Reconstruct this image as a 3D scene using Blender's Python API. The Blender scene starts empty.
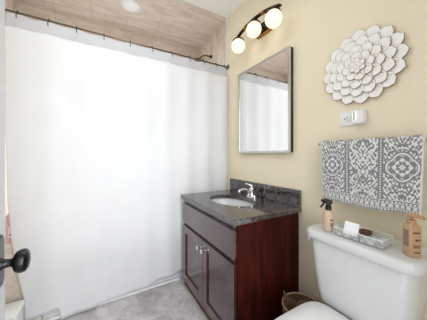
import bpy, bmesh, math, random
from mathutils import Vector, Matrix, noise
PI = math.pi
R = math.radians
random.seed(7)
SC = bpy.context.scene
COL = SC.collection

# ------------------------------------------------------------------ camera
CAM_H = 1.085
YAW = math.atan2(.4975, .8676)
cam = bpy.data.cameras.new('camera')
cam.lens = 201.5 / 427 * 36
cam.sensor_width = 36
cam.shift_y = -5 / 427
cam.clip_start = .02
cam_o = bpy.data.objects.new('camera', cam)
cam_o.location = (0, 0, CAM_H)
cam_o.rotation_euler = (PI / 2, 0, -YAW)
COL.objects.link(cam_o)
SC.camera = cam_o

# ------------------------------------------------------------------ world and lights
w = bpy.data.worlds.new('world')
SC.world = w
w.use_nodes = True
w.node_tree.nodes['Background'].inputs[0].default_value = (.93, .96, 1, 1)
w.node_tree.nodes['Background'].inputs[1].default_value = 1.8


def area(name, loc, target, size, size_y, power, col):
    l = bpy.data.lights.new(name, 'AREA')
    l.shape = 'RECTANGLE'
    l.size, l.size_y, l.energy, l.color = size, size_y, power, col
    o = bpy.data.objects.new(name, l)
    o.location = loc
    o.rotation_euler = (Vector(target) - Vector(loc)).to_track_quat('-Z', 'Y').to_euler()
    COL.objects.link(o)
    return o


area('hall_fill', (.28, -.45, 1.2), (.05, 1.6, .85), .8, 1.7, 9.4, (.91, .955, 1)).data.spread = R(95)  # added fill from the doorway, spread narrowed to favour the curtain
area('room_ceiling_fill', (.10, 1.05, 2.41), (.10, 1.05, 0), .8, .7, 6.4, (.90, .95, 1))  # added unseen overhead fill, brightens the curtain end of the room
area('alcove_daylight', (.1, 2.39, 1.15), (.1, 0, 1.15), 1.3, 1.2, 11.2, (.93, .97, 1))

SC.view_settings.view_transform = 'Standard'
SC.view_settings.look = 'None'
SC.view_settings.gamma = 1
SC.view_settings.use_curve_mapping = False
SC.view_settings.exposure = 0.10

# ------------------------------------------------------------------ materials


def srgb(r, g, b):
    f = lambda c: (c / 255 / 12.92) if c / 255 <= .04045 else ((c / 255 + .055) / 1.055) ** 2.4
    return (f(r), f(g), f(b), 1)


class NT:
    """small expression builder over math nodes"""

    def __init__(self, m):
        m.use_nodes = True
        self.t = m.node_tree
        self.bsdf = self.t.nodes['Principled BSDF']
        self.out = self.t.nodes['Material Output']

    def n(self, typ, **kw):
        nd = self.t.nodes.new(typ)
        for k, v in kw.items():
            setattr(nd, k, v)
        return nd

    def link(self, a, b):
        self.t.links.new(a, b)

    def m(self, op, *a):
        nd = self.n('ShaderNodeMath', operation=op)
        for i, x in enumerate(a):
            if isinstance(x, E):
                self.link(x.s, nd.inputs[i])
            else:
                nd.inputs[i].default_value = x
        return E(self, nd.outputs[0])

    def noise(self, vec, scale, detail=4, rough=.55, dist=0):
        nd = self.n('ShaderNodeTexNoise')
        nd.inputs['Scale'].default_value = scale
        nd.inputs['Detail'].default_value = detail
        nd.inputs['Roughness'].default_value = rough
        nd.inputs['Distortion'].default_value = dist
        self.link(vec, nd.inputs['Vector'])
        return nd.outputs[0]

    def ramp(self, fac, stops, interp='LINEAR'):
        nd = self.n('ShaderNodeValToRGB')
        cr = nd.color_ramp
        cr.interpolation = interp
        while len(cr.elements) < len(stops):
            cr.elements.new(.5)
        for e, (p, c) in zip(cr.elements, stops):
            e.position, e.color = p, c
        self.link(fac.s if isinstance(fac, E) else fac, nd.inputs[0])
        return nd.outputs[0]

    def mix(self, fac, a, b):
        nd = self.n('ShaderNodeMix', data_type='RGBA')
        for i, x in ((0, fac), (6, a), (7, b)):
            if isinstance(x, E):
                x = x.s
            if isinstance(x, bpy.types.NodeSocket):
                self.link(x, nd.inputs[i])
            else:
                nd.inputs[i].default_value = x
        return nd.outputs[2]

    def bump(self, height, strength, distance=.002):
        nd = self.n('ShaderNodeBump')
        nd.inputs['Strength'].default_value = strength
        nd.inputs['Distance'].default_value = distance
        self.link(height.s if isinstance(height, E) else height, nd.inputs['Height'])
        self.link(nd.outputs[0], self.bsdf.inputs['Normal'])

    def coords(self, kind='Object', scale=None):
        c = self.n('ShaderNodeTexCoord').outputs[kind]
        if scale:
            mp = self.n('ShaderNodeMapping')
            mp.inputs['Scale'].default_value = scale
            self.link(c, mp.inputs[0])
            c = mp.outputs[0]
        return c

    def xyz(self, vec):
        s = self.n('ShaderNodeSeparateXYZ')
        self.link(vec, s.inputs[0])
        return [E(self, o) for o in s.outputs]


class E:
    def __init__(self, nt, s):
        self.nt, self.s = nt, s

    def __add__(self, o): return self.nt.m('ADD', self, o)
    __radd__ = __add__
    def __mul__(self, o): return self.nt.m('MULTIPLY', self, o)
    __rmul__ = __mul__
    def __sub__(self, o): return self.nt.m('SUBTRACT', self, o)
    def __rsub__(self, o): return self.nt.m('SUBTRACT', o, self)
    def __truediv__(self, o): return self.nt.m('DIVIDE', self, o)
    def __lt__(self, o): return self.nt.m('LESS_THAN', self, o)
    def __gt__(self, o): return self.nt.m('GREATER_THAN', self, o)
    def sin(self): return self.nt.m('SINE', self)
    def cos(self): return self.nt.m('COSINE', self)
    def abs(self): return self.nt.m('ABSOLUTE', self)
    def sqrt(self): return self.nt.m('SQRT', self)
    def max(self, o): return self.nt.m('MAXIMUM', self, o)
    def min(self, o): return self.nt.m('MINIMUM', self, o)
    def fract(self): return self.nt.m('FRACT', self)
    def smooth(self, lo, hi):
        nd = self.nt.n('ShaderNodeMapRange', interpolation_type='SMOOTHSTEP')
        self.nt.link(self.s, nd.inputs[0])
        nd.inputs[1].default_value = lo
        nd.inputs[2].default_value = hi
        return E(self.nt, nd.outputs[0])


def mat(name, col, rough=.5, metal=0, var=0, vscale=8, bump=0, bscale=60, stretch=None, spec=None, coat=0, emit=None, emit_s=0):
    m = bpy.data.materials.new(name)
    nt = NT(m)
    b = nt.bsdf
    b.inputs['Roughness'].default_value = rough
    b.inputs['Metallic'].default_value = metal
    if spec is not None:
        b.inputs['Specular IOR Level'].default_value = spec
    if coat:
        b.inputs['Coat Weight'].default_value = coat
        b.inputs['Coat Roughness'].default_value = .12
    v = nt.coords('Object', stretch)
    f = nt.noise(v, vscale)
    lo = tuple(c * (1 - var) for c in col[:3]) + (1,)
    hi = tuple(min(1, c * (1 + var)) for c in col[:3]) + (1,)
    nt.link(nt.ramp(f, [(.25, lo), (.75, hi)]), b.inputs['Base Color'])
    if bump:
        nt.bump(nt.noise(v, bscale, 3), bump)
    if emit:
        b.inputs['Emission Color'].default_value = emit
        b.inputs['Emission Strength'].default_value = emit_s
    return m


M = {}
M['wall'] = mat('cream_wall_paint', srgb(240, 229, 202), .6, var=.02, vscale=3, bump=.06, bscale=220)
M['ceiling'] = mat('white_ceiling_paint', srgb(240, 239, 236), .8, var=.01, bump=.05, bscale=200)
M['white_trim'] = mat('white_trim_paint', srgb(236, 236, 234), .35, var=.02)
M['door_paint'] = mat('grey_white_door_paint', srgb(196, 196, 198), .4, var=.03)
M['porcelain'] = mat('white_porcelain', srgb(216, 217, 218), .12, var=.01, spec=.6)
M['chrome'] = mat('chrome', (.82, .82, .83, 1), .08, 1)
M['nickel'] = mat('brushed_nickel', (.62, .61, .59, 1), .28, 1, var=.05, vscale=40)
M['bronze'] = mat('dark_bronze', srgb(52, 40, 30), .35, .7, var=.15)
M['brass'] = mat('aged_brass', srgb(176, 128, 72), .3, 1, var=.1)
M['black_metal'] = mat('black_knob_metal', srgb(20, 19, 19), .3, .4, var=.1)
M['rod'] = mat('dark_grey_rod_metal', srgb(120, 108, 94), .32, .8, var=.05)
M['grout_beige'] = mat('beige_caulk', srgb(176, 168, 158), .7, var=.06)
M['plastic_white'] = mat('white_plastic', srgb(240, 240, 240), .3, var=.01)
M['plastic_black'] = mat('black_plastic', srgb(24, 22, 22), .35, var=.08)
M['dark_gap'] = mat('dark_shadow_gap_wood', srgb(30, 12, 10), .6, var=.1)
M['petal_white'] = mat('whitewashed_wood', srgb(247, 246, 244), .65, var=.04, vscale=60, bump=.15, bscale=140)
M['petal_edge'] = mat('bare_brown_wood_edge', srgb(158, 122, 86), .7, var=.15, vscale=60)
M['beige_bottle'] = mat('beige_bottle_plastic', srgb(205, 180, 155), .35, var=.03)
M['tan_bottle'] = mat('tan_bottle_plastic', srgb(190, 156, 122), .35, var=.04)
M['tan_pump'] = mat('tan_pump_plastic', srgb(186, 140, 94), .35, var=.04)
M['label_dark'] = mat('brown_label_print', srgb(92, 58, 40), .6, var=.05)
M['label_grey'] = mat('grey_label_print', srgb(140, 118, 104), .6, var=.2, vscale=300)
M['card'] = mat('white_card', srgb(246, 246, 246), .7, var=.01)
M['brown_soap'] = mat('dark_brown_wood', srgb(84, 44, 32), .45, var=.2, vscale=60)
M['pink'] = mat('pink_label', srgb(226, 184, 190), .5, var=.08, vscale=90)
M['rim_tan'] = mat('pale_tan_rim', srgb(206, 178, 150), .6, var=.1, vscale=60)
M['bag'] = mat('brown_paper_bag', srgb(146, 112, 82), .8, var=.25, vscale=25, bump=.5, bscale=30)
M['mirror'] = mat('silvered_mirror_glass', (.94, .945, .945, 1), .015, 1)
M['dark_slot'] = mat('outlet_slot_dark', srgb(60, 60, 62), .5)
M['globe'] = mat('lit_opal_glass', srgb(150, 142, 126), .25, emit=(1, .87, .62, 1), emit_s=1.1)
M['downlight'] = mat('recessed_light_lens', srgb(235, 235, 232), .4, emit=(1, .98, .95, 1), emit_s=.12)
M['night_lens'] = mat('lit_night_light_lens', srgb(250, 250, 250), .3, emit=(1, 1, 1, 1), emit_s=.25)


def m_tile():
    m = bpy.data.materials.new('tan_travertine_tile')
    nt = NT(m)
    geo = nt.n('ShaderNodeNewGeometry')
    v = geo.outputs['Position']
    mp = nt.n('ShaderNodeMapping')
    mp.inputs['Rotation'].default_value = (R(20), R(12), R(38))
    mp.inputs['Scale'].default_value = (1, 4.5, 2)
    nt.link(v, mp.inputs[0])
    a = nt.noise(mp.outputs[0], 3.2, 6, .6, .8)
    base = nt.ramp(a, [(.28, srgb(198, 182, 167)), (.5, srgb(221, 207, 194)), (.72, srgb(238, 229, 219))])
    b = nt.noise(mp.outputs[0], 5, 8, .6, 1.5)
    vein = (E(nt, b) - .5).abs()
    vf = 1 - vein.smooth(0, .03)
    c = nt.mix(vf * .4, base, srgb(226, 212, 198))
    x, y, z = nt.xyz(v)
    S = .30
    g = ((x / S + .17).fract() - .5).abs().max((y / S + .23).fract().__sub__(.5).abs())
    # grout runs on all three axes; a wall shows only the two lying in it
    gz = ((z / S + .37).fract() - .5).abs()
    nrm = nt.xyz(geo.outputs['Normal'])
    gx = ((x / S + .17).fract() - .5).abs() * (1 - nrm[0].abs())
    gy = ((y / S + .23).fract() - .5).abs() * (1 - nrm[1].abs())
    gz = gz * (1 - nrm[2].abs())
    gl = gx.max(gy).max(gz) > .494
    c = nt.mix(gl * .45, c, srgb(150, 128, 112))
    nt.link(c, nt.bsdf.inputs['Base Color'])
    nt.bsdf.inputs['Roughness'].default_value = .35
    return m


def m_floor():
    m = bpy.data.materials.new('grey_marbled_floor')
    nt = NT(m)
    v = nt.n('ShaderNodeNewGeometry').outputs['Position']
    a = nt.noise(v, 5, 8, .62, 1.2)
    base = nt.ramp(a, [(.3, srgb(164, 159, 161)), (.5, srgb(198, 193, 195)), (.7, srgb(224, 220, 222))])
    b = nt.noise(v, 9, 8, .65, 2)
    vf = 1 - (E(nt, b) - .5).abs().smooth(0, .04)
    c = nt.mix(vf * .35, base, srgb(140, 126, 122))
    f = nt.noise(v, 70, 4, .7)
    c2 = nt.mix(E(nt, f).smooth(.5, .7) * .25, c, srgb(126, 118, 116))
    x, y, z = nt.xyz(v)
    gl = ((x / .46 + .1).fract() - .5).abs().max(((y / .46 + .34).fract() - .5).abs()) > .495
    c3 = nt.mix(gl * .4, c2, srgb(140, 132, 128))
    nt.link(c3, nt.bsdf.inputs['Base Color'])
    nt.bsdf.inputs['Roughness'].default_value = .45
    return m


def m_wood(name, gloss):
    m = bpy.data.materials.new(name)
    nt = NT(m)
    v = nt.coords('Object', (9, 9, 1.1))
    a = nt.noise(v, 3, 6, .6, .6)
    c = nt.ramp(a, [(.3, srgb(36, 8, 4)), (.5, srgb(54, 13, 7)), (.72, srgb(84, 26, 14))])
    b = nt.bsdf
    nt.link(c, b.inputs['Base Color'])
    if gloss:
        b.inputs['Roughness'].default_value = .18
        b.inputs['Coat Weight'].default_value = 1
        b.inputs['Coat IOR'].default_value = 1.62
        b.inputs['Coat Roughness'].default_value = .12
    else:
        b.inputs['Roughness'].default_value = .5
        b.inputs['Specular IOR Level'].default_value = .15
    nt.bump(nt.noise(nt.coords('Object', (40, 40, 2)), 6), .05)
    return m


def m_granite():
    m = bpy.data.materials.new('dark_speckled_granite')
    nt = NT(m)
    v = nt.coords('Object')
    a = nt.noise(v, 45, 6, .75, .4)
    c = nt.ramp(a, [(.36, srgb(22, 20, 20)), (.52, srgb(52, 46, 46)), (.62, srgb(92, 84, 82)), (.74, srgb(150, 140, 138))])
    b = nt.noise(v, 14, 6, .7, 1.5)
    vf = 1 - (E(nt, b) - .5).abs().smooth(0, .035)
    c = nt.mix(vf * .5, c, srgb(112, 98, 98))
    nt.link(c, nt.bsdf.inputs['Base Color'])
    nt.bsdf.inputs['Roughness'].default_value = .08
    nt.bsdf.inputs['IOR'].default_value = 2.1
    return m


def m_cloth(name, col, transp, transl, noise_s=0):
    m = bpy.data.materials.new(name)
    nt = NT(m)
    t = nt.t
    d = nt.n('ShaderNodeBsdfDiffuse')
    tl = nt.n('ShaderNodeBsdfTranslucent')
    v = nt.coords('Object')
    f = nt.noise(v, 5, 3)
    c = nt.ramp(f, [(.3, tuple(x * .975 for x in col[:3]) + (1,)), (.7, col)])
    nt.link(c, d.inputs[0])
    nt.link(c, tl.inputs[0])
    mx = nt.n('ShaderNodeMixShader')
    mx.inputs[0].default_value = transl
    nt.link(d.outputs[0], mx.inputs[1])
    nt.link(tl.outputs[0], mx.inputs[2])
    tr = nt.n('ShaderNodeBsdfTransparent')
    m2 = nt.n('ShaderNodeMixShader')
    m2.inputs[0].default_value = transp
    nt.link(mx.outputs[0], m2.inputs[1])
    nt.link(tr.outputs[0], m2.inputs[2])
    nt.link(m2.outputs[0], nt.out.inputs[0])
    bp = nt.n('ShaderNodeBump')
    bp.inputs['Strength'].default_value = .25
    bp.inputs['Distance'].default_value = .01
    nt.link(nt.noise(v, 9, 4, .6), bp.inputs['Height'])
    nt.link(bp.outputs[0], d.inputs['Normal'])
    return m


def m_acrylic():
    m = bpy.data.materials.new('clear_acrylic')
    nt = NT(m)
    tr = nt.n('ShaderNodeBsdfTransparent')
    nt.bsdf.inputs['Base Color'].default_value = (.85, .86, .86, 1)
    nt.bsdf.inputs['Roughness'].default_value = .08
    fr = nt.n('ShaderNodeLayerWeight')
    fr.inputs[0].default_value = .35
    f = E(nt, fr.outputs['Facing']) * .4 + .07
    mx = nt.n('ShaderNodeMixShader')
    nt.link(f.s, mx.inputs[0])
    nt.link(tr.outputs[0], mx.inputs[1])
    nt.link(nt.bsdf.outputs[0], mx.inputs[2])
    nt.link(mx.outputs[0], nt.out.inputs[0])
    return m


def m_towel(name, plain=False):
    m = bpy.data.materials.new(name)
    nt = NT(m)
    u, v, _ = nt.xyz(nt.n('ShaderNodeTexCoord').outputs['UV'])
    W, H = .388, .303
    X = u * W * 100          # centimetres across
    Yc = v * H * 100         # centimetres up from the hem
    cw = W * 100
    # fold the cloth onto the nearest panel centre: panels are symmetric
    dm = (X - cw * .5).abs()                       # from the middle panel's axis
    ds = (dm - cw * .343).abs()                    # from a side panel's axis
    isM = dm < (cw * .168)
    # scrollwork of the middle panel
    a = dm * 2.5 + (Yc * .8).sin() * 1.9
    b = Yc * 1.9 + (dm * 1.5).cos() * 1.6
    midp = a.sin() * b.sin() + (dm * 4.6 + Yc * 2.0).sin() * .4 + (dm * 4.2 - Yc * 3.6).sin() * .4
    og = (dm - ((Yc - 1.0) * .42).sin().abs() * 4.6).abs()      # ogee lattice
    midw = (midp > .12).max(og < .38)
    # scrollwork of the side panels
    a2 = ds * 3.3 + (Yc * 1.5).sin() * 1.3
    b2 = Yc * 2.7 + (ds * 2.3).cos() * 1.4
    sp = a2.sin() * b2.sin() + (ds * 5.2 - Yc * 2.3).sin() * .45
    sidew = sp > .1
    # medallion
    dy = (Yc - 18.0) / 5.6
    dx = ds / 5.1
    d = (dx * dx + dy * dy).sqrt()
    ang = nt.m('ARCTAN2', dy, dx)
    ro = (ang * 2).cos().abs() * .2 + .90
    q = d / ro
    ring = (q - .88).abs() < .055
    fl = ((ang * 8).cos() * .8 + (q * 17).sin()) > .1
    inside = q < .93
    sidew = sidew * (1 - (q < 1.04)) + inside * (ring.max(fl * (q < .76)))
    pat = isM * midw + (1 - isM) * sidew
    # dark upright bands with a row of dots
    bd = (dm - cw * .168).abs()
    band = bd < .95
    dots = (bd < .28) * ((Yc * .95).fract() - .5).abs().__lt__(.27)
    pat = pat * (1 - band) + band * dots
    # hem borders
    hem = Yc < 4.9
    row1 = ((Yc - 3.9).abs() < .32) * (((X * .8).fract() - .5).abs() < .3)
    row2 = ((Yc - 2.5).abs() < .55) * (((X * .5).fract() - .5).abs() < .33)
    row3 = ((Yc - 1.0).abs() < .35) * (((X * 1.0).fract() - .5).abs() < .3)
    line = ((Yc - 4.75).abs() < .14).max((Yc - 3.3).abs() < .12).max((Yc - 1.65).abs() < .12)
    pat = pat * (1 - hem) + hem * (row1.max(row2).max(row3).max(line))
    edge = ((u - .5).abs() > .484).max(Yc < .35)
    pat = pat.max(edge)
    if plain:
        pat = E(nt, nt.noise(nt.coords('Object'), 60, 3)).smooth(.42, .62) * .6 + .3
    fz = nt.noise(nt.coords('Object'), 400, 2)
    dark = nt.ramp(fz, [(.3, srgb(112, 113, 116)), (.7, srgb(150, 151, 153))])
    c = nt.mix(pat, dark, srgb(226, 225, 223))
    nt.link(c, nt.bsdf.inputs['Base Color'])
    nt.bsdf.inputs['Roughness'].default_value = .9
    nt.bump(fz, .5, .001)
    return m


def m_wicker():
    m = bpy.data.materials.new('woven_brown_wicker')
    nt = NT(m)
    x, y, z = nt.xyz(nt.coords('Object'))
    ang = nt.m('ARCTAN2', y, x)
    p = (ang * 26).sin() * (z * 420).sin()
    c = nt.ramp(p.smooth(-.8, .8), [(0, srgb(70, 48, 34)), (1, srgb(150, 116, 84))])
    nt.link(c, nt.bsdf.inputs['Base Color'])
    nt.bsdf.inputs['Roughness'].default_value = .75
    nt.bump(p, .6, .004)
    return m


M['tile'] = m_tile()
M['floor'] = m_floor()
M['wood'] = m_wood('lacquered_cherry_wood', True)
M['veneer'] = m_wood('satin_cherry_veneer', False)
M['granite'] = m_granite()
M['curtain'] = m_cloth('white_curtain_fabric', srgb(248, 248, 249), .0, .40)
M['sheer'] = m_cloth('sheer_white_curtain_band', srgb(216, 216, 219), .16, .25)
M['liner'] = m_cloth('white_liner_vinyl', srgb(247, 247, 248), .0, .55)
M['acrylic'] = m_acrylic()
M['towel'] = m_towel('grey_white_damask_terry')
M['cloth_small'] = m_towel('grey_white_printed_cloth', True)
M['wicker'] = m_wicker()

# ------------------------------------------------------------------ mesh helpers


def wloc(o):
    v = Vector((0, 0, 0))
    while o is not None:
        v += o.location
        o = o.parent
    return v


def obj(name, bm, m, parent=None, smooth=False, bevel=0, segs=2):
    """link a bmesh made in world coordinates as ONE mesh object"""
    bmesh.ops.recalc_face_normals(bm, faces=bm.faces)
    if bevel:
        bmesh.ops.bevel(bm, geom=[e for e in bm.edges if len(e.link_faces) == 2 and e.calc_face_angle(0) > .6], offset=bevel,
                        segments=segs, profile=.5, affect='EDGES', clamp_overlap=True)
    if parent is None:
        zs = [v.co.z for v in bm.verts]
        xs = [v.co.x for v in bm.verts]
        ys = [v.co.y for v in bm.verts]
        org = Vector(((min(xs) + max(xs)) / 2, (min(ys) + max(ys)) / 2, min(zs)))
    else:
        org = wloc(parent)
    bmesh.ops.translate(bm, verts=bm.verts, vec=-org)
    me = bpy.data.meshes.new(name)
    bm.to_mesh(me)
    bm.free()
    for x in (m if isinstance(m, (list, tuple)) else [m]):
        me.materials.append(x)
    if smooth:
        for p in me.polygons:
            p.use_smooth = True
        if smooth == 'auto':
            try:
                me.set_sharp_from_angle(angle=R(38))
            except Exception:
                pass
    o = bpy.data.objects.new(name, me)
    COL.objects.link(o)
    if parent:
        o.parent = parent
    else:
        o.location = org
    return o


def tag(o, label=None, cat=None, group=None, kind=None):
    for k, x in (('label', label), ('category', cat), ('group', group), ('kind', kind)):
        if x:
            o[k] = x
    return o


def thing(name, label, cat, loc, group=None):
    o = bpy.data.objects.new(name, None)
    o.location = loc
    o.empty_display_size = .05
    COL.objects.link(o)
    return tag(o, label, cat, group)


def struct(name, bm, m, **kw):
    return tag(obj(name, bm, m, **kw), kind='structure')


def box(bm, a, b, rot=0, piv=None):
    x0, y0, z0 = a
    x1, y1, z1 = b
    co = [(x0, y0, z0), (x1, y0, z0), (x1, y1, z0), (x0, y1, z0), (x0, y0, z1), (x1, y0, z1), (x1, y1, z1), (x0, y1, z1)]
    vs = [bm.verts.new(c) for c in co]
    for f in ((3, 2, 1, 0), (4, 5, 6, 7), (0, 1, 5, 4), (1, 2, 6, 5), (2, 3, 7, 6), (3, 0, 4, 7)):
        bm.faces.new([vs[i] for i in f])
    if rot:
        p = Vector(piv or ((x0 + x1) / 2, (y0 + y1) / 2, 0))
        bmesh.ops.rotate(bm, verts=vs, cent=p, matrix=Matrix.Rotation(rot, 3, 'Z'))
    return vs


def B(*boxes):
    bm = bmesh.new()
    for a, b in boxes:
        box(bm, a, b)
    return bm


def lathe(bm, prof, origin, axis=(0, 0, 1), n=32, sx=1, sy=1, cap=True):
    """prof: (radius, height) pairs revolved about axis through origin"""
    q = Vector((0, 0, 1)).rotation_difference(Vector(axis).normalized())
    org = Vector(origin)
    rings = []
    for r, h in prof:
        rings.append([bm.verts.new(org + q @ Vector((r * sx * math.cos(2 * PI * i / n), r * sy * math.sin(2 * PI * i / n), h)))
                      for i in range(n)])
    for a, b in zip(rings, rings[1:]):
        for i in range(n):
            j = (i + 1) % n
            bm.faces.new((a[i], a[j], b[j], b[i]))
    if cap:
        for rg in (rings[0], rings[-1]):
            try:
                bm.faces.new(rg)
            except Exception:
                pass
    return bm


def L(prof, origin, axis=(0, 0, 1), n=32, **kw):
    return lathe(bmesh.new(), prof, origin, axis, n, **kw)


def tube(bm, path, r, n=10, closed=False):
    P = [Vector(p) for p in path]
    rr = r if isinstance(r, (list, tuple)) else [r] * len(P)
    rings = []
    up = Vector((0, 0, 1))
    prev = None
    for i, p in enumerate(P):
        if closed:
            t = (P[(i + 1) % len(P)] - P[i - 1]).normalized()
        else:
            t = (P[min(i + 1, len(P) - 1)] - P[max(i - 1, 0)]).normalized()
        if prev is None:
            s = t.cross(up)
            if s.length < .05:
                s = t.cross(Vector((1, 0, 0)))
        else:
            s = prev - t * prev.dot(t)
        s.normalize()
        prev = s
        u = s.cross(t)
        rings.append([bm.verts.new(p + (s * math.cos(2 * PI * k / n) + u * math.sin(2 * PI * k / n)) * rr[i]) for k in range(n)])
    pairs = list(zip(rings, rings[1:])) + ([(rings[-1], rings[0])] if closed else [])
    for a, b in pairs:
        for k in range(n):
            j = (k + 1) % n
            bm.faces.new((a[k], a[j], b[j], b[k]))
    if not closed:
        bm.faces.new(rings[0])
        bm.faces.new(rings[-1])
    return bm


def T(path, r, n=10, closed=False):
    return tube(bmesh.new(), path, r, n, closed)


def loft(bm, loops, cap=True):
    rings = [[bm.verts.new(p) for p in lp] for lp in loops]
    n = len(rings[0])
    for a, b in zip(rings, rings[1:]):
        for i in range(n):
            j = (i + 1) % n
            bm.faces.new((a[i], a[j], b[j], b[i]))
    if cap:
        bm.faces.new(rings[0])
        bm.faces.new(rings[-1])
    return bm


def rrect(x0, x1, y0, y1, r, z, n=6):
    out = []
    for cx, cy, a0 in ((x1 - r, y1 - r, 0), (x0 + r, y1 - r, 90), (x0 + r, y0 + r, 180), (x1 - r, y0 + r, 270)):
        for k in range(n + 1):
            a = R(a0 + 90 * k / n)
            out.append((cx + r * math.cos(a), cy + r * math.sin(a), z))
    return out


def uxy(px, Y=None, X=None):
    """where the sight line through column px meets the plane Y= or X="""
    u = (px - 213.5) / 201.5
    a, b = .4975 + .8676 * u, .8676 - .4975 * u
    return Y * a / b if Y is not None else X * b / a


# ------------------------------------------------------------------ the room
XW = 1.117          # painted wall with mirror and towel
YC = 1.66           # curtain
YB = 2.42           # far wall of the tub alcove
XL = -.62           # left wall
YN = -.14           # doorway wall
ZC = 2.44
struct('floor', B(((XL - .1, -1.2, -.06), (XW + .1, YB + .1, 0))), M['floor'])
struct('ceiling', B(((XL - .1, YN - .1, ZC), (XW + .1, YC + .005, ZC + .06))), M['ceiling'])
struct('ceiling_alcove', B(((XL - .1, YC + .005, ZC), (XW + .1, YB + .1, ZC + .06))), M['tile'])
struct('wall_right', B(((XW, YN - .1, 0), (XW + .1, YC + .02, ZC))), M['wall'])
struct('wall_alcove_right', B(((XW, YC + .02, 0), (XW + .1, YB + .1, ZC))), M['tile'])
struct('wall_alcove_back', B(((XL - .1, YB, 0), (XW, YB + .1, ZC))), M['tile'])
struct('wall_alcove_left', B(((XL - .1, YC + .02, 0), (XL, YB, ZC))), M['tile'])
struct('wall_left', B(((XL - .1, YN, 0), (XL, YC + .02, ZC))), M['wall'])
struct('wall_near', B(((.66, YN - .1, 0), (XW, YN, ZC)), ((XL - .1, YN - .1, 0), (-.26, YN, ZC)),
                      ((-.26, YN - .1, 2.05), (.66, YN, ZC))), M['wall'])
struct('trim_1', B(((XW - .012, YC + .003, .42), (XW - .0005, YC + .018, ZC - .002))), M['white_trim'])       # tile edge beside the curtain
struct('trim_2', B(((-.323, 1.672, 0), (.62, 1.69, .016))), M['white_trim'])                             # strip at the tub's foot
struct('trim_3', B(((.612, .846, 0), (.6285, 1.6, .009))), M['grout_beige'])                             # caulk along the vanity's foot
struct('baseboard_left', B(((XL, YN, 0), (XL + .012, YC - .2, .09))), M['white_trim'])

# ------------------------------------------------------------------ bathtub and its tiled end ledge
tb = thing('bathtub', 'white bathtub behind the shower curtain, its apron showing under the hem', 'bathtub', (.4, 2.05, 0))
X0, X1, Y0, Y1, TH = -.315, XW - .003, 1.692, YB - .003, .42
bm = bmesh.new()
loft(bm, [rrect(X0, X1, Y0, Y1, .008, 0), rrect(X0, X1, Y0, Y1, .008, TH - .015), rrect(X0 + .006, X1 - .006, Y0 + .006, Y1 - .006, .01, TH),
          rrect(X0 + .07, X1 - .07, Y0 + .07, Y1 - .07, .12, TH), rrect(X0 + .1, X1 - .1, Y0 + .1, Y1 - .1, .14, TH - .1),
          rrect(X0 + .15, X1 - .14, Y0 + .13, Y1 - .13, .14, .10)])
obj('tub_shell', bm, M['porcelain'], tb, 'auto')
obj('drain', L([(.001, 0), (.03, 0), (.03, .006), (.001, .006)], (X1 - .28, 2.055, .1)), M['chrome'], tb, 'auto')
struct('trim_4', B(((XL + .001, 1.684, 0), (-.318, YB - .003, .54))), M['tile'])                          # tiled ledge at the tub's end

# ------------------------------------------------------------------ curtain rod, curtain and hooks
ZR = 1.952
rt = thing('curtain_rod', 'thin dark metal shower rod spanning the alcove above the white curtain', 'curtain rod', (.25, YC, ZR))
obj('rod', T([(XL + .004, YC, ZR), (XW - .014, YC, ZR)], .0062, 14), M['rod'], rt, True)
for x, d in ((XL + .001, 1), (XW - .013, -1)):
    obj('flange', L([(.027, 0), (.027, .004), (.014, .010), (.010, .0115)] if d > 0 else [(.010, .0), (.014, .002), (.027, .008), (.027, .0115)],
                    (x, YC, ZR), (1, 0, 0), 24), M['rod'], rt, 'auto')

hook_px = [18, 49, 77, 104, 130, 152, 171.5, 189, 203, 215.5, 224.5]
hook_x = [uxy(p, Y=YC) for p in hook_px]


def curtain_y(x, z):
    s = (x + .5) / 1.6
    am = .004 + .009 * max(0, s) ** 2
    f = math.sin(x * 34 + .6 * math.sin(z * 1.3)) * am + math.sin(x * 9 + 1.1) * .006
    f += .008 * noise.noise(Vector((x * 2.2, z * 2.0, 3.1))) + .004 * noise.noise(Vector((x * 6, z * 5, 1.7)))
    lim = min(1, max(0, (ZR - .02 - z) / .25))
    return YC - .004 + f * (.35 + .65 * lim) - .012


def hem_z(x):
    if x < -.285:
        return .078 + .01 * math.sin(x * 19)
    return .022 + .012 * math.sin(x * 7) + .075 * max(0, min(1, (x - .20) / .32)) ** 1.5 + .02 * max(0, min(1, (x - .3) / .2)) * math.sin(x * 21)


def left_edge(z):
    # the panel's left border drifts to the right near the floor
    T_ = ((1.95, -.481), (1.2, -.474), (.82, -.464), (.6, -.45), (.375, -.422), (.2, -.391), (.0, -.384))
    for (z1, x1), (z0, x0) in zip(T_, T_[1:]):
        if z >= z0:
            return x0 + (x1 - x0) * min(1, (z - z0) / (z1 - z0))
    return T_[-1][1]


def sag(x):
    d = min(abs(x - h) for h in hook_x)
    return -.010 * min(1, d / .06)


def cloth_grid(xl, xr, zt, zb, nx, nz, yf):
    bm = bmesh.new()
    rows = []
    for j in range(nz + 1):
        t = j / nz
        row = []
        for i in range(nx + 1):
            s = i / nx
            x_guess = xl(1.0) + (xr - xl(1.0)) * s
            z = zt(x_guess) + (zb(x_guess) - zt(x_guess)) * t
            x = xl(z) + (xr - xl(z)) * s
            row.append(bm.verts.new((x, yf(x, z), z)))
        rows.append(row)
    for a, b in zip(rows, rows[1:]):
        for i in range(nx):
            bm.faces.new((a[i], a[i + 1], b[i + 1], b[i]))
    return bm


def solid(o, th):
    md = o.modifiers.new('thickness', 'SOLIDIFY')
    md.thickness = th
    md.offset = 0
    return o


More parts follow.
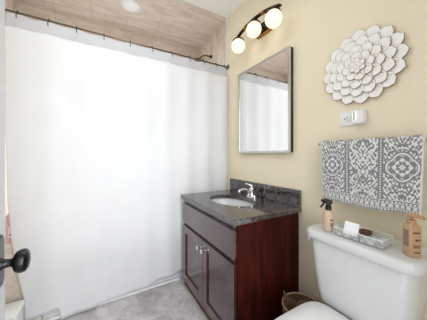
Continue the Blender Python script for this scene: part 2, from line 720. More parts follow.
ct = thing('shower_curtain', 'long white fabric shower curtain hanging from the dark rod', 'shower curtain', (.3, YC, 0))
XR = 1.096
BAND = 1.852
solid(obj('panel', cloth_grid(left_edge, XR, lambda x: BAND + .002 * math.sin(x * 17) + .0015 * math.sin(x * 41), hem_z, 150, 70, curtain_y),
          M['curtain'], ct, True), .0016)
solid(obj('sheer_band', cloth_grid(lambda z: -.478, XR, lambda x: ZR - .014 + sag(x), lambda x: BAND - .004, 150, 10, lambda x, z: curtain_y(x, z) + .0025),
          M['sheer'], ct, True), .0008)['label'] = 'sheer greyish top band'
solid(obj('liner', cloth_grid(lambda z: left_edge(z) + .02, XR, lambda x: 1.85, lambda x: max(.072 + .01 * math.sin(x * 19), hem_z(x) + .03), 110, 40,
                              lambda x, z: 1.675 + .003 * math.sin(x * 30) + .004 * noise.noise(Vector((x * 9, z * 9, 5)))),
          M['liner'], ct, True), .001)['label'] = 'vinyl liner behind the fabric'
ordn = ['first', 'second', 'third', 'fourth', 'fifth', 'sixth', 'seventh', 'eighth', 'ninth', 'tenth', 'eleventh']
proto = None
for i, x in enumerate(hook_x):
    if proto is None:
        path = [(x, YC + .0125 * math.cos(a) , ZR + .0125 * math.sin(a)) for a in [R(-70 + 250 * k / 12) for k in range(13)]]
        path += [(x, YC - .018, ZR - .012), (x, YC - .031, ZR - .024), (x, YC - .033, ZR - .040), (x, YC - .029, ZR - .046)]
        proto = T(path, .0024, 8)
        o = proto = obj('curtain_hook', proto, M['bronze'], None, True)
    else:
        o = proto.copy()
        COL.objects.link(o)
        o.location.x = proto.location.x + (x - hook_x[0])
    side = 'left' if i < 6 else 'right'
    k = i if i < 6 else 10 - i
    lab = 'small metal curtain hook on the dark rod, %s from the %s end' % (ordn[k], side)
    tag(o, lab, 'curtain hook', 'curtain hooks along the rod')

# shower arm peeking over the curtain
sa = thing('shower_fixture', 'dark shower head on a short arm peeking above the curtain near the corner', 'shower', (XW, 2.0, 2.19))
obj('flange', L([(.022, 0), (.022, .004), (.01, .012)], (XW - .001, 2.0, 2.2), (-1, 0, 0), 20), M['bronze'], sa, 'auto')
obj('arm', T([(XW - .008, 2.0, 2.2), (XW - .07, 2.0, 2.2), (XW - .11, 2.0, 2.185), (XW - .14, 2.0, 2.15)], .009), M['rod'], sa, True)
obj('head', L([(.012, 0), (.016, .015), (.034, .045), (.036, .055), (.030, .057)], (XW - .136, 2.0, 2.155), (-.6, 0, -.8), 20), M['rod'], sa, 'auto')

# recessed light
dl = thing('recessed_light', 'round white recessed light in the tan tiled ceiling over the tub', 'ceiling light', (.262, 1.965, ZC))
bm = L([(.086, 0), (.086, -.004), (.080, -.008), (.062, -.008), (.060, -.002)], (.262, 1.965, ZC - .0005), n=40, cap=False)
obj('trim_ring', bm, M['white_trim'], dl, 'auto')
obj('lens', L([(.001, 0), (.06, 0), (.06, -.003), (.045, -.006), (.001, -.007)], (.262, 1.965, ZC - .0008), n=40), M['downlight'], dl, 'auto')

# ------------------------------------------------------------------ things at the tub's left end
bt = thing('shampoo_bottle', 'pink and white bottle standing on the tan tiled ledge by the curtain', 'bottle', (-.46, 1.74, .5402))
bm = bmesh.new()
loft(bm, [rrect(-.50, -.42, 1.715, 1.765, .02, .5402), rrect(-.50, -.42, 1.715, 1.765, .022, .70), rrect(-.485, -.435, 1.722, 1.758, .017, .722)])
obj('bottle_body', bm, M['pink'], bt, 'auto')
obj('cap', L([(.017, 0), (.017, .03), (.014, .034)], (-.46, 1.74, .722), n=20), M['plastic_white'], bt, 'auto')
obj('label', B(((-.482, 1.7138, .57), (-.432, 1.7148, .64))), M['card'], bt)
obj('print', B(((-.478, 1.7125, .585), (-.436, 1.7136, .592))), M['label_dark'], bt)
obj('print', B(((-.470, 1.7125, .615), (-.446, 1.7136, .622))), M['label_dark'], bt)

sb = thing('storage_box', 'low white lidded box on the floor at the far lower left', 'box', (-.47, 1.58, 0))
bm = bmesh.new()
loft(bm, [rrect(-.55, -.388, 1.47, 1.605, .012, 0), rrect(-.556, -.382, 1.465, 1.61, .014, .20)])
obj('bin', bm, M['plastic_white'], sb, 'auto')
bm = bmesh.new()
loft(bm, [rrect(-.56, -.378, 1.462, 1.613, .014, .2005), rrect(-.56, -.378, 1.462, 1.613, .014, .218), rrect(-.552, -.386, 1.47, 1.605, .014, .224)])
obj('lid', bm, M['white_trim'], sb, 'auto')

# ------------------------------------------------------------------ open door
dx = -.193
dr = thing('door_1', 'open painted door seen nearly edge on at the left, with a black knob', 'door', (dx - .018, .30, .01))
dr['kind'] = 'structure'
DY = .668
bm = B(((dx - .036, YN + .01, .012), (dx, DY, 2.03)))
obj('slab', bm, M['door_paint'], dr, bevel=.002)
KY, KZ = .612, .846
bm = bmesh.new()
loft(bm, [[(dx + .0002 + h, y, z) for (y, z, _) in rrect(KY - .036 + i, KY + .036 - i, KZ - .058 + i, KZ + .058 - i, .012, 0)] for h, i in ((0, 0), (.003, 0), (.005, .003))])
obj('backplate', bm, M['black_metal'], dr, 'auto')
prof = [(.014, 0), (.0135, .006), (.010, .010), (.0085, .018), (.009, .022), (.013, .025), (.0215, .029), (.0250, .035), (.0255, .040), (.0240, .046), (.018, .050), (.009, .052), (.0005, .0525)]
obj('door_knob', L(prof, (dx + .005, KY, KZ), (1, 0, 0), 32), M['black_metal'], dr, 'auto')
obj('latch', B(((dx - .030, DY - .001, KZ - .03), (dx - .006, DY + .0015, KZ + .03)), ((dx - .024, DY, KZ - .008), (dx - .012, DY + .010, KZ + .008))), M['black_metal'], dr)

# ------------------------------------------------------------------ vanity
VX0, VX1, VY0, VY1, VZ = .632, XW - .004, .846, 1.588, .725
vt = thing('vanity_cabinet', 'dark cherry wood vanity cabinet with two doors under a granite top', 'cabinet', ((VX0 + VX1) / 2, (VY0 + VY1) / 2, 0))
obj('side_panel', B(((VX0, VY0, 0), (VX1, VY0 + .016, VZ))), M['veneer'], vt, bevel=.001)
obj('side_panel', B(((VX0, VY1 - .016, 0), (VX1, VY1, VZ))), M['veneer'], vt, bevel=.001)
obj('cabinet_floor', B(((VX0 + .02, VY0 + .017, .08), (VX1, VY1 - .017, .095))), M['wood'], vt)
obj('back_panel', B(((VX1 - .006, VY0 + .017, .096), (VX1, VY1 - .017, VZ))), M['wood'], vt)
a, b = VY0 + .0165, VY1 - .0165
obj('face_frame', B(((VX0, a, 0), (VX0 + .018, b, .078)), ((VX0, a, .49), (VX0 + .018, b, .545)), ((VX0, a, .69), (VX0 + .018, b, VZ)),
                    ((VX0, a, .0785), (VX0 + .018, a + .03, .4895)), ((VX0, b - .03, .0785), (VX0 + .018, b, .4895)),
                    ((VX0, a, .5455), (VX0 + .018, a + .03, .6895)), ((VX0, b - .03, .5455), (VX0 + .018, b, .6895))), M['wood'], vt)
FX = VX0 - .021
dw = obj('drawer_front', B(((FX, VY0 + .006, .536), (VX0 - .0005, VY1 - .006, .690))), M['wood'], vt, bevel=.004)


def shaker(y0, y1, z0, z1, ky):
    s = .058
    bm = B(((FX, y0, z0), (VX0 - .0005, y0 + s, z1)), ((FX, y1 - s, z0), (VX0 - .0005, y1, z1)),
           ((FX, y0 + s + .0002, z0), (VX0 - .0005, y1 - s - .0002, z0 + s)), ((FX, y0 + s + .0002, z1 - s), (VX0 - .0005, y1 - s - .0002, z1)))
    d = obj('door', bm, M['wood'], vt, bevel=.0015)
    obj('door_panel', B(((FX + .010, y0 + s, z0 + s), (VX0 - .002, y1 - s, z1 - s))), M['wood'], d)
    obj('knob', L([(.006, 0), (.0055, .010), (.0075, .014), (.0135, .018), (.0145, .023), (.011, .028), (.0005, .030)], (FX, ky, z1 - .062), (-1, 0, 0), 20), M['chrome'], d, 'auto')['label'] = 'chrome knob'


YM = (VY0 + VY1) / 2
shaker(VY0 + .006, YM - .0015, .066, .512, YM - .032)
shaker(YM + .0015, VY1 - .006, .066, .512, YM + .032)

# countertop with an oval cut out for the basin
CX0, CX1, CY0, CY1, CZ0, CZ1 = .600, XW - .002, .828, 1.594, .7255, .7555
SXC, SYC, SA, SBY = .855, 1.222, .142, .207
cp = thing('countertop', 'dark speckled granite vanity top with backsplash and white oval sink', 'countertop', ((CX0 + CX1) / 2, (CY0 + CY1) / 2, CZ0))
angs = sorted([2 * PI * k / 64 for k in range(64)] + [math.atan2(y - SYC, x - SXC) % (2 * PI) for x in (CX0, CX1) for y in (CY0, CY1)])
el, rc = [], []
for t in angs:
    c, s = math.cos(t), math.sin(t)
    r = 1 / math.sqrt((c / SA) ** 2 + (s / SBY) ** 2)
    el.append((SXC + r * c, SYC + r * s))
    ks = []
    if abs(c) > 1e-9:
        ks.append(((CX1 if c > 0 else CX0) - SXC) / c)
    if abs(s) > 1e-9:
        ks.append(((CY1 if s > 0 else CY0) - SYC) / s)
    k = min(ks)
    rc.append((SXC + k * c, SYC + k * s))
bm = bmesh.new()
i2 = .0025
inset = lambda p: (min(max(p[0], CX0 + i2), CX1 - i2), min(max(p[1], CY0 + i2), CY1 - i2))
loops = [[(x, y, CZ0) for x, y in el], [(x, y, CZ0) for x, y in rc], [(x, y, CZ1 - i2) for x, y in rc],
         [inset(p) + (CZ1,) for p in rc], [(x, y, CZ1) for x, y in el]]
rings = [[bm.verts.new(p) for p in lp] for lp in loops]
n = len(angs)
for ra, rb in zip(rings, rings[1:] + rings[:1]):
    for i in range(n):
        j = (i + 1) % n
        bm.faces.new((ra[i], ra[j], rb[j], rb[i]))
obj('slab', bm, M['granite'], cp)
obj('backsplash', B(((XW - .022, CY0, CZ1 + .0003), (XW - .002, CY1, .862))), M['granite'], cp, bevel=.002)
prof = [(1.0, 0), (1.035, -.003), (.985, -.02), (.93, -.06), (.78, -.10), (.5, -.125), (.2, -.132), (.12, -.133)]
bs = obj('basin', L([(r * SA, h) for r, h in prof] + [(.12 * SA, -.140), (.55 * SA, -.134), (.85 * SA, -.106), (1.0 * SA, -.062), (1.06 * SA, -.02), (1.07 * SA, 0)][0:],
                    (SXC, SYC, CZ0 - .0005), n=64, sy=SBY / SA, cap=False), M['porcelain'], cp, True)
bs['label'] = 'white oval undermount basin'
obj('drain', L([(.001, 0), (.021, 0), (.021, .004), (.014, .005), (.001, .004)], (SXC, SYC, CZ0 - .132), n=24), M['chrome'], bs, 'auto')

# faucet
fy, fx = SYC - .012, 1.035
fz = CZ1 + .0005
ft = thing('faucet', 'chrome single lever faucet behind the oval sink', 'faucet', (fx, fy, fz))
bm = bmesh.new()
loft(bm, [rrect(fx - .024, fx + .024, fy - .052, fy + .052, .023, fz), rrect(fx - .024, fx + .024, fy - .052, fy + .052, .023, fz + .006),
          rrect(fx - .018, fx + .018, fy - .044, fy + .044, .017, fz + .011)])
obj('base_plate', bm, M['chrome'], ft, 'auto')
obj('body', L([(.021, .008), (.019, .03), (.018, .055), (.019, .06), (.018, .072), (.010, .078), (.0005, .079)], (fx, fy, fz), n=24), M['chrome'], ft, 'auto')
obj('spout', T([(fx - .01, fy, fz + .038), (fx - .05, fy, fz + .060), (fx - .085, fy, fz + .068), (fx - .115, fy, fz + .062), (fx - .125, fy, fz + .048)],
               [.013, .012, .011, .0105, .0105], 14), M['chrome'], ft, True)
obj('lever', T([(fx, fy, fz + .076), (fx + .004, fy + .002, fz + .088), (fx - .012, fy + .012, fz + .098), (fx - .040, fy + .028, fz + .106)], [.010, .008, .0055, .0065], 12), M['chrome'], ft, True)
for s in (-1, 1):
    obj('end_cap', L([(.012, .010), (.012, .016), (.008, .021), (.0005, .022)], (fx, fy + s * .034, fz), n=18), M['chrome'], ft, 'auto')

# ------------------------------------------------------------------ mirror
mx, my0, my1, mz0, mz1 = 1.080, .888, 1.446, 1.100, 1.797
mt = thing('framed_mirror', 'rectangular wall mirror with a thin silver frame above the vanity', 'mirror', (XW, (my0 + my1) / 2, mz0))
fw = .016
obj('backing_box', B(((mx + .012, my0 + .003, mz0 + .003), (XW - .0008, my1 - .003, mz1 - .003))), M['bronze'], mt)
obj('frame', B(((mx, my0, mz0), (mx + .0118, my1, mz0 + fw)), ((mx, my0, mz1 - fw), (mx + .0118, my1, mz1)),
               ((mx, my0, mz0 + fw + .0002), (mx + .0118, my0 + fw, mz1 - fw - .0002)), ((mx, my1 - fw, mz0 + fw + .0002), (mx + .0118, my1, mz1 - fw - .0002))),
    M['nickel'], mt, bevel=.001)
obj('mirror_glass', B(((mx + .005, my0 + fw + .0003, mz0 + fw + .0003), (mx + .0115, my1 - fw - .0003, mz1 - fw - .0003))), M['mirror'], mt)

# ------------------------------------------------------------------ vanity light
lx = 1.002
gy = [1.338, 1.147, .954]
bar_z = lambda y: 2.090 - .86 * (y - 1.149) ** 2      # the bar arches up in the middle
lt = thing('vanity_light', 'three globe bath light with an arched dark bronze bar above the mirror', 'wall light', (XW, 1.149, 2.0))
bm = bmesh.new()
box(bm, (XW - .020, 1.149 - .062, 2.018), (XW - .001, 1.149 + .062, 2.105))
cn = obj('canopy', bm, M['bronze'], lt, bevel=.004)
obj('edge_strip', B(((XW - .026, 1.149 - .070, 2.008), (XW - .001, 1.149 + .070, 2.0175))), M['brass'], cn)['label'] = 'brass lower edge'
bm = bmesh.new()
for s_ in (-1, 1):
    tube(bm, [(XW - .018, 1.149 + s_ * .03, 2.03), (lx + .05, 1.149, 2.06), (lx + .004, 1.149 - s_ * .02, 2.084)], .006, 8)
obj('arm', bm, M['bronze'], lt, True)
bm = bmesh.new()
ys = [.895 + (1.395 - .895) * k / 24 for k in range(25)]
loft(bm, [[(lx - .010, y, bar_z(y) - .007), (lx + .010, y, bar_z(y) - .007), (lx + .010, y, bar_z(y) + .007), (lx - .010, y, bar_z(y) + .007)] for y in ys])
obj('bar', bm, M['bronze'], lt)
for y in (1.243, 1.051):
    bm = bmesh.new()
    loft(bm, [[(lx - .0115, yy, bar_z(yy) - .0085), (lx + .0115, yy, bar_z(yy) - .0085), (lx + .0115, yy, bar_z(yy) + .0085), (lx - .0115, yy, bar_z(yy) + .0085)] for yy in (y - .013, y, y + .013)])
    obj('joint_band', bm, M['brass'], lt)['label'] = 'brass band'
for y in gy:
    lz = bar_z(y) - .072
    obj('socket_cup', L([(.011, .066), (.013, .060), (.033, .055), (.0455, .043), (.0475, .034), (.0455, .034), (.043, .041), (.031, .051), (.001, .056)], (lx, y, lz), n=28), M['bronze'], lt, 'auto')
    g = obj('globe', L([(.055 * math.sin(PI * k / 18) + .0004, -.055 * math.cos(PI * k / 18)) for k in range(19)], (lx, y, lz - .004), n=32), M['globe'], lt, True)
    g['label'] = 'lit opal glass globe'

# ------------------------------------------------------------------ flower wall art
fcy, fcz = .497, 1.515
fl = thing('flower_wall_plaque', 'large white layered wooden flower plaque with brown edges on the wall', 'wall decoration', (XW, fcy, fcz - .18))
obj('backing', L([(.001, 0), (.125, 0), (.125, .005), (.001, .006)], (XW - .001, fcy, fcz), (-1, 0, 0), 40), M['petal_edge'], fl)


def petal(ang, r0, r1, wd, h0, h1, th):
    pts = []
    N = 9
    for k in range(N + 1):
        t = k / N
        pts.append((r0 + (r1 - r0) * t, wd * (max(0, math.sin(PI * (.22 + .78 * t ** 1.55))) ** .58 if t < 1 else 0)))
    ol = [(r, -s) for r, s in pts] + [(r, s) for r, s in reversed(pts[:-1])]
    cr, cs = (r0 + r1) / 2, 0
    bm = bmesh.new()

    def place(r, s, h):
        a = r * math.cos(ang) - s * math.sin(ang)
        b = r * math.sin(ang) + s * math.cos(ang)
        k = (r - r0) / (r1 - r0)
        return Vector((XW - .0062 - (h0 + (h1 - h0) * k + h), fcy - a, fcz + b))
    ins = .0016
    inner = []
    for r, s in ol:
        dr, ds = cr - r, cs - s
        l = math.hypot(dr, ds)
        inner.append((r + dr / l * ins, s + ds / l * ins))
    r_back = [bm.verts.new(place(r, s, 0)) for r, s in ol]
    r_side = [bm.verts.new(place(r, s, th)) for r, s in ol]
    r_in = [bm.verts.new(place(r, s, th + .0006)) for r, s in inner]
    ctr = bm.verts.new(place(cr + (r1 - r0) * .05, 0, th - .002))
    n = len(ol)
    for i in range(n):
        j = (i + 1) % n
        for ra, rb in ((r_back, r_side), (r_side, r_in)):
            f = bm.faces.new((ra[i], ra[j], rb[j], rb[i]))
            f.material_index = 1
        f = bm.faces.new((r_in[i], r_in[j], ctr))
        f.material_index = 0
    f = bm.faces.new(list(reversed(r_back)))
    f.material_index = 1
    obj('petal', bm, [M['petal_white'], M['petal_edge']], fl)


for cnt, r0, r1, wd, h0, h1, off in ((16, .085, .183, .0355, .000, .003, .1), (14, .060, .146, .0315, .006, .009, .3), (11, .034, .108, .0285, .012, .015, .0),
                                     (8, .012, .072, .0245, .018, .021, .2), (6, .001, .038, .0140, .024, .026, .5)):
    for k in range(cnt):
        petal(2 * PI * (k + off) / cnt, r0, r1, wd, h0, h1, .0055)

# ------------------------------------------------------------------ outlet and night light
oy0, oy1, oz = .474, .592, 1.270
ot = thing('power_outlet', 'white horizontal wall outlet plate beneath the flower plaque', 'outlet', (XW, (oy0 + oy1) / 2, oz - .036))
bm = B(((XW - .006, oy0, oz - .036), (XW - .0005, oy1, oz + .036)))
obj('cover_plate', bm, M['plastic_white'], ot, bevel=.003)
bm = bmesh.new()
cy = oy1 - .034
loft(bm, [[(XW - .0062 - h, y, z) for (y, z, _) in rrect(cy - .017 + i, cy + .017 - i, oz - .0165 + i, oz + .0165 - i, .009, 0)] for h, i in ((0, 0), (.002, .0005))])
rc_ = obj('receptacle', bm, M['plastic_white'], ot, 'auto')
obj('slots', B(((XW - .0086, cy - .008, oz + .005), (XW - .0082, cy + .001, oz + .008)), ((XW - .0086, cy - .008, oz - .008), (XW - .0082, cy - .001, oz - .005)),
               ((XW - .0086, cy + .006, oz - .003), (XW - .0082, cy + .012, oz + .003))), M['dark_slot'], rc_)
nl = thing('night_light', 'white plug in night light with a glowing lens on the outlet', 'night light', (XW - .006, .497, oz - .034))
bm = bmesh.new()
loft(bm, [[(XW - .0064 - h, y, z) for (y, z, _) in rrect(.470 + i, .527 - i, oz - .036 + i, oz + .038 - i, .012, 0)] for h, i in ((0, 0), (.018, .001), (.024, .005))])
obj('housing', bm, M['plastic_white'], nl, 'auto')
bm = bmesh.new()
loft(bm, [[(XW - .0306 - h, y, z) for (y, z, _) in rrect(.499 + i, .521 - i, oz - .022 + i, oz + .028 - i, .009, 0)] for h, i in ((0, 0), (.005, .001), (.008, .005))])
obj('lens', bm, M['night_lens'], nl, 'auto')

# ------------------------------------------------------------------ towel bar and towel
bx, bz = 1.050, 1.143
br = thing('towel_bar', 'slim chrome towel bar holding the patterned towel', 'towel bar', (XW, .455, bz - .02))
obj('bar', T([(bx, .672, bz), (bx, .228, bz)], .0065, 14), M['nickel'], br, True)
for y in (.664, .236):
    obj('post', L([(.017, 0), (.017, .006), (.009, .010), (.0075, .0595)], (XW - .001, y, bz), (-1, 0, 0), 20), M['nickel'], br, 'auto')
TY0, TY1, TZ0, TR = .6495, .2535, .853, .0135
bm = bmesh.new()
uvl = bm.loops.layers.uv.new('UVMap')
# path of the cloth seen from the end: up the front, over the bar, down the back
path = []
NF = 34
for k in range(NF + 1):
    path.append((bx - TR, TZ0 + (bz - TZ0) * k / NF))
for k in range(1, 9):
    a = PI - PI * k / 8
    path.append((bx + TR * math.cos(a), bz + TR * math.sin(a)))
for k in range(1, 21):
    path.append((bx + TR, bz - (bz - TZ0 - .03) * k / 20))
acc = [0]
for p, q in zip(path, path[1:]):
    acc.append(acc[-1] + math.hypot(q[0] - p[0], q[1] - p[1]))
NX = 48
grid = []
for i in range(NX + 1):
    s = i / NX
    col = []
    for k, (x, z) in enumerate(path):
        low = max(0, (bz - z) / (bz - TZ0))
        y = TY0 + (TY1 - TY0) * (s if k <= NF + 4 else .03 + .94 * s)
        y += low * (.010 * max(0, s - .8) / .2 - .006 * max(0, .2 - s) / .2) * (1 if k <= NF else 0)
        xx = x + low * (.0055 * math.sin(s * 15 + .5 + low) + .004 * math.sin(s * 31 + 2)) * (1 if k <= NF else .4)
        if k <= NF:
            xx -= .004 * low
        zz = z + (.003 * math.sin(s * 9) if low > .02 else .0015 * math.sin(s * 14))
        col.append(bm.verts.new((xx, y, zz)))
    grid.append(col)
for i in range(NX):
    for k in range(len(path) - 1):
        f = bm.faces.new((grid[i][k], grid[i + 1][k], grid[i + 1][k + 1], grid[i][k + 1]))
        for lp, (ii, kk) in zip(f.loops, ((i, k), (i + 1, k), (i + 1, k + 1), (i, k + 1))):
            lp[uvl].uv = (ii / NX, acc[kk] / .303)
tw = obj('towel', bm, M['towel'], None, True)
md = solid(tw, .007)
tag(tw, 'grey and white damask patterned towel folded over the towel bar', 'towel')

# ------------------------------------------------------------------ toilet
TX0, TX1, TYA, TYB, TT = .872, XW - .012, .222, .648, .731
to = thing('toilet', 'white toilet with a big tapered tank against the cream wall', 'toilet', (.75, .435, 0))
bm = bmesh.new()
lvl = [(.394, .052, .036, .03), (.405, .044, .029, .035), (.46, .030, .020, .045), (.56, .016, .011, .05), (.688, .006, .004, .05), (.692, .008, .006, .05)]
# the tank is a little narrower at the bottom
loft(bm, [rrect(TX0 + .012 + b_, TX1 - .002, TYA + .012 + a_, TYB - .012 - a_, r_, z) for z, a_, b_, r_ in lvl])
tk = obj('tank', bm, M['porcelain'], to, 'auto')
bm = bmesh.new()
loft(bm, [rrect(TX0 + .004, TX1, TYA + .004, TYB - .004, .050, .6935), rrect(TX0, TX1 + .002, TYA, TYB, .054, .699), rrect(TX0, TX1 + .002, TYA, TYB, .054, .716),
          rrect(TX0 + .003, TX1, TYA + .003, TYB - .003, .052, .7245), rrect(TX0 + .010, TX1 - .003, TYA + .010, TYB - .010, .046, .7295), rrect(TX0 + .022, TX1 - .012, TYA + .022, TYB - .022, .036, TT)])
obj('tank_lid', bm, M['porcelain'], to, 'auto')
lv = obj('flush_lever', L([(.012, 0), (.012, .005), (.006, .009), (.006, .012)], (.948, TYB - .0185, .668), (0, 1, 0), 16), M['chrome'], to, 'auto')
obj('lever_handle', T([(.950, TYB - .007, .672), (.936, TYB - .006, .668), (.924, TYB - .006, .660)], [.006, .0065, .008], 10), M['plastic_white'], lv, True)
BYC = .435


def egg(xf, xb, hw, z, n=48, p=.6, e_=.75):
    """plan outline: round front at xf, squarer back at xb"""
    out = []
    L_ = xb - xf
    for k in range(n):
        t = 2 * PI * k / n
        c, s = math.cos(t), math.sin(t)
        e = e_ if c > 0 else 1.0
        x = xf + L_ * .56 + (L_ * .44 * (abs(c) ** p) if c > 0 else -L_ * .56 * abs(c))
        y = BYC + hw * math.copysign(abs(s) ** e, s)
        out.append((x, y, z))
    return out


bm = bmesh.new()
loft(bm, [egg(.52, 1.04, .115, 0), egg(.53, 1.03, .105, .06), egg(.50, 1.02, .11, .18), egg(.44, .99, .15, .29), egg(.40, .97, .156, .345), egg(.395, .965, .159, .372)])
obj('bowl', bm, M['porcelain'], to, True)
obj('tank_shelf', B(((.925, BYC - .10, .34), (1.08, BYC + .10, .3935))), M['porcelain'], to, bevel=.012)
bm = bmesh.new()
loft(bm, [egg(.392, .868, .160, .3725), egg(.388, .868, .164, .376), egg(.388, .868, .164, .386), egg(.392, .866, .161, .390)])
obj('seat', bm, M['plastic_white'], to, 'auto')
bm = bmesh.new()
loft(bm, [egg(x0, x1, hw_, z_, 64, .34, .42) for x0, x1, hw_, z_ in ((.390, .902, .162, .3915), (.386, .905, .166, .395), (.386, .905, .166, .402), (.396, .897, .158, .4075), (.44, .85, .118, .4105), (.52, .77, .06, .4115))])
obj('seat_cover', bm, M['plastic_white'], to, 'auto')
# ------------------------------------------------------------------ things on the tank
sp = thing('spray_bottle', 'beige spray bottle with a black trigger head on the tank corner', 'bottle', (.938, .552, TT + .0005))
z0 = TT + .0005
obj('bottle_body', L([(.021, 0), (.0245, .003), (.0245, .072), (.023, .082), (.017, .092), (.011, .096), (.0105, .102)], (.938, .552, z0), n=28), M['beige_bottle'], sp, 'auto')
# print on the side that faces the room
lb = bmesh.new()
for hz, hh, wd in ((.052, .006, .55), (.036, .004, .7), (.026, .007, .4)):
    pts = []
    a0 = math.atan2(-.552 + .0, -.938) + .55
    for k in range(7):
        a = a0 + wd * (k / 6 - .5)
        pts.append((.938 + .0248 * math.cos(a), .552 + .0248 * math.sin(a)))
    lo = [lb.verts.new((x, y, z0 + hz)) for x, y in pts]
    hi = [lb.verts.new((x, y, z0 + hz + hh)) for x, y in pts]
    for k in range(6):
        lb.faces.new((lo[k], lo[k + 1], hi[k + 1], hi[k]))
solid(obj('label', lb, M['label_dark'], sp), .0004)
obj('collar', L([(.0135, .097), (.0135, .112), (.011, .114)], (.938, .552, z0), n=20), M['plastic_black'], sp, 'auto')
dirv = Vector((-.35, .94, 0)).normalized()
hp = Vector((.938, .552, z0))
bm = bmesh.new()
tube(bm, [hp + Vector((0, 0, .112)), hp + Vector((0, 0, .130))], [.010, .011], 12)
tube(bm, [hp - dirv * .016 + Vector((0, 0, .133)), hp + dirv * .012 + Vector((0, 0, .137)), hp + dirv * .030 + Vector((0, 0, .136))], [.010, .0105, .0065], 12)
hd = obj('spray_head', bm, M['plastic_black'], sp, True)
obj('trigger', T([hp + dirv * .016 + Vector((0, 0, .130)), hp + dirv * .024 + Vector((0, 0, .116)), hp + dirv * .034 + Vector((0, 0, .103))], [.005, .0045, .0035], 8), M['plastic_black'], hd, True)

ax0, ax1, ay0, ay1, az, ah = .906, 1.008, .332, .512, TT + .0005, .034
tr = thing('acrylic_tray', 'clear acrylic tray with low sides on the toilet tank lid', 'tray', ((ax0 + ax1) / 2, (ay0 + ay1) / 2, az))
t_ = .004
obj('tray_body', B(((ax0, ay0, az), (ax1, ay1, az + t_)), ((ax0, ay0, az + t_ + .0001), (ax0 + t_, ay1, az + ah)), ((ax1 - t_, ay0, az + t_ + .0001), (ax1, ay1, az + ah)),
                   ((ax0 + t_ + .0001, ay0, az + t_ + .0001), (ax1 - t_ - .0001, ay0 + t_, az + ah)), ((ax0 + t_ + .0001, ay1 - t_, az + t_ + .0001), (ax1 - t_ - .0001, ay1, az + ah))),
    M['acrylic'], tr)
rim = bmesh.new()
tube(rim, [(ax0 + .002, ay0 + .002, az + ah + .0012), (ax1 - .002, ay0 + .002, az + ah + .0012), (ax1 - .002, ay1 - .002, az + ah + .0012), (ax0 + .002, ay1 - .002, az + ah + .0012)], .0014, 6, True)
obj('rim', rim, M['plastic_white'], tr)
fz0 = az + t_ + .0003
# folded printed cloth at the near end
bm = bmesh.new()
for k in range(3):
    loft(bm, [rrect(.915 + .002 * k, 1.000, .340, .412, .008, fz0 + .0085 * k), rrect(.913 + .002 * k, 1.001, .3385, .414, .008, fz0 + .0085 * k + .004), rrect(.915 + .002 * k, 1.000, .340, .412, .008, fz0 + .0085 * k + .0084)])
tag(obj('folded_cloth', bm, M['cloth_small'], None, 'auto'), 'small folded grey printed cloth lying in the clear tray', 'cloth')
# flat patterned sheet at the far end
bm = B(((.915, .418, fz0), (1.000, .505, fz0 + .012)))
tag(obj('paper_packet', bm, M['cloth_small'], None, bevel=.002), 'flat grey patterned packet in the left end of the clear tray', 'packet')
bm = bmesh.new()
vs = box(bm, (-.0008, -.028, 0), (.0008, .028, .052))
bmesh.ops.rotate(bm, verts=bm.verts, cent=(0, 0, 0), matrix=Matrix.Rotation(R(24), 3, 'Y'))
bmesh.ops.translate(bm, verts=bm.verts, vec=(.922, .452, fz0 + .0128))
tag(obj('card', bm, M['card'], None), 'blank white card propped up inside the clear tray', 'card')
bm = bmesh.new()
vs = box(bm, (.930, .388, fz0 + .0262), (.968, .422, fz0 + .042))
tag(obj('wooden_block', bm, M['brown_soap'], None, bevel=.003), 'dark brown block on the printed cloth beside the white card', 'block')

# square pump bottle
px_, py_ = .957, .268
pb = thing('pump_bottle', 'tan square lotion pump bottle at the right end of the tank', 'bottle', (px_, py_, TT + .0005))
ROT = R(53.7)


def rotated(bm):
    bmesh.ops.rotate(bm, verts=bm.verts, cent=(px_, py_, 0), matrix=Matrix.Rotation(ROT, 3, 'Z'))
    return bm


h = .0188
bm = bmesh.new()
loft(bm, [rrect(px_ - h + .001, px_ + h - .001, py_ - h + .001, py_ + h - .001, .006, z0), rrect(px_ - h, px_ + h, py_ - h, py_ + h, .006, z0 + .003),
          rrect(px_ - h, px_ + h, py_ - h, py_ + h, .006, z0 + .105), rrect(px_ - h + .006, px_ + h - .006, py_ - h + .006, py_ + h - .006, .006, z0 + .114)])
obj('bottle_body', rotated(bm), M['tan_bottle'], pb, 'auto')
f = px_ - h - .0004
bm = B(((f, py_ - .011, z0 + .083), (f + .0003, py_ + .012, z0 + .088)), ((f, py_ - .006, z0 + .057), (f + .0003, py_ + .003, z0 + .064)), ((f, py_ - .013, z0 + .057), (f + .0003, py_ - .009, z0 + .064)),
       ((f, py_ - .012, z0 + .040), (f + .0003, py_ + .010, z0 + .043)), ((f, py_ - .012, z0 + .034), (f + .0003, py_ + .010, z0 + .037)), ((f, py_ - .012, z0 + .016), (f + .0003, py_ + .008, z0 + .020)))
obj('front_print', rotated(bm), M['label_dark'], pb)
g = py_ + h
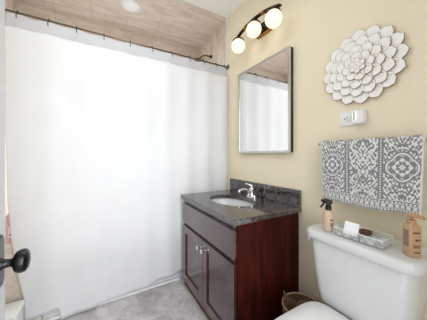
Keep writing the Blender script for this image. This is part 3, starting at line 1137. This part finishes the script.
bm = B(((px_ - .012, g, z0 + .035), (px_ + .010, g + .0004, z0 + .092)))
obj('side_label', rotated(bm), M['label_grey'], pb)
obj('collar', L([(.013, .1143), (.013, .126), (.0095, .128)], (px_, py_, z0), n=20), M['tan_pump'], pb, 'auto')
obj('pump_stem', L([(.004, .1283), (.004, .138)], (px_, py_, z0), n=12), M['tan_pump'], pb, 'auto')
nd = Vector((.35, -.94, 0)).normalized()
c0 = Vector((px_, py_, z0 + .141))
obj('pump_head', T([c0 - nd * .012, c0, c0 + nd * .014, c0 + nd * .028 + Vector((0, 0, -.002)), c0 + nd * .032 + Vector((0, 0, -.009))], [.006, .0085, .0065, .005, .004], 12), M['tan_pump'], pb, True)

# ------------------------------------------------------------------ waste basket
wx, wy = .975, .722
wb = thing('waste_basket', 'round woven brown waste basket between the vanity and the toilet', 'waste basket', (wx, wy, 0))
obj('basket', L([(.001, 0), (.078, 0), (.082, .004), (.104, .245), (.104, .252), (.098, .252), (.097, .246), (.077, .010), (.001, .010)], (wx, wy, 0), n=40, cap=False), M['wicker'], wb, 'auto')
ring = [(wx + .101 * math.cos(2 * PI * k / 40), wy + .101 * math.sin(2 * PI * k / 40), .256) for k in range(40)]
obj('rim', T(ring, .004, 8, True), M['rim_tan'], wb, True)
bm = bmesh.new()
rows = []
for j in range(9):
    row = []
    for k in range(60):
        a = 2 * PI * k / 60
        t = j / 8
        r = .074 + .021 * t - .004 + .004 * math.sin(a * 7 + j) * t
        z = .03 + .190 * t
        if j == 8:
            tip = max(0, math.cos(a - R(118))) ** 14
            z += .006 + .010 * math.sin(a * 5) + .085 * tip
            r += .002 + .006 * tip
        row.append(bm.verts.new((wx + r * math.cos(a), wy + r * math.sin(a), z)))
    rows.append(row)
for ra, rb in zip(rows, rows[1:]):
    for k in range(60):
        j = (k + 1) % 60
        bm.faces.new((ra[k], ra[j], rb[j], rb[k]))
bm.faces.new(rows[0])
solid(obj('bag', bm, M['bag'], wb, True), .001)['label'] = 'crumpled brown paper bag liner'
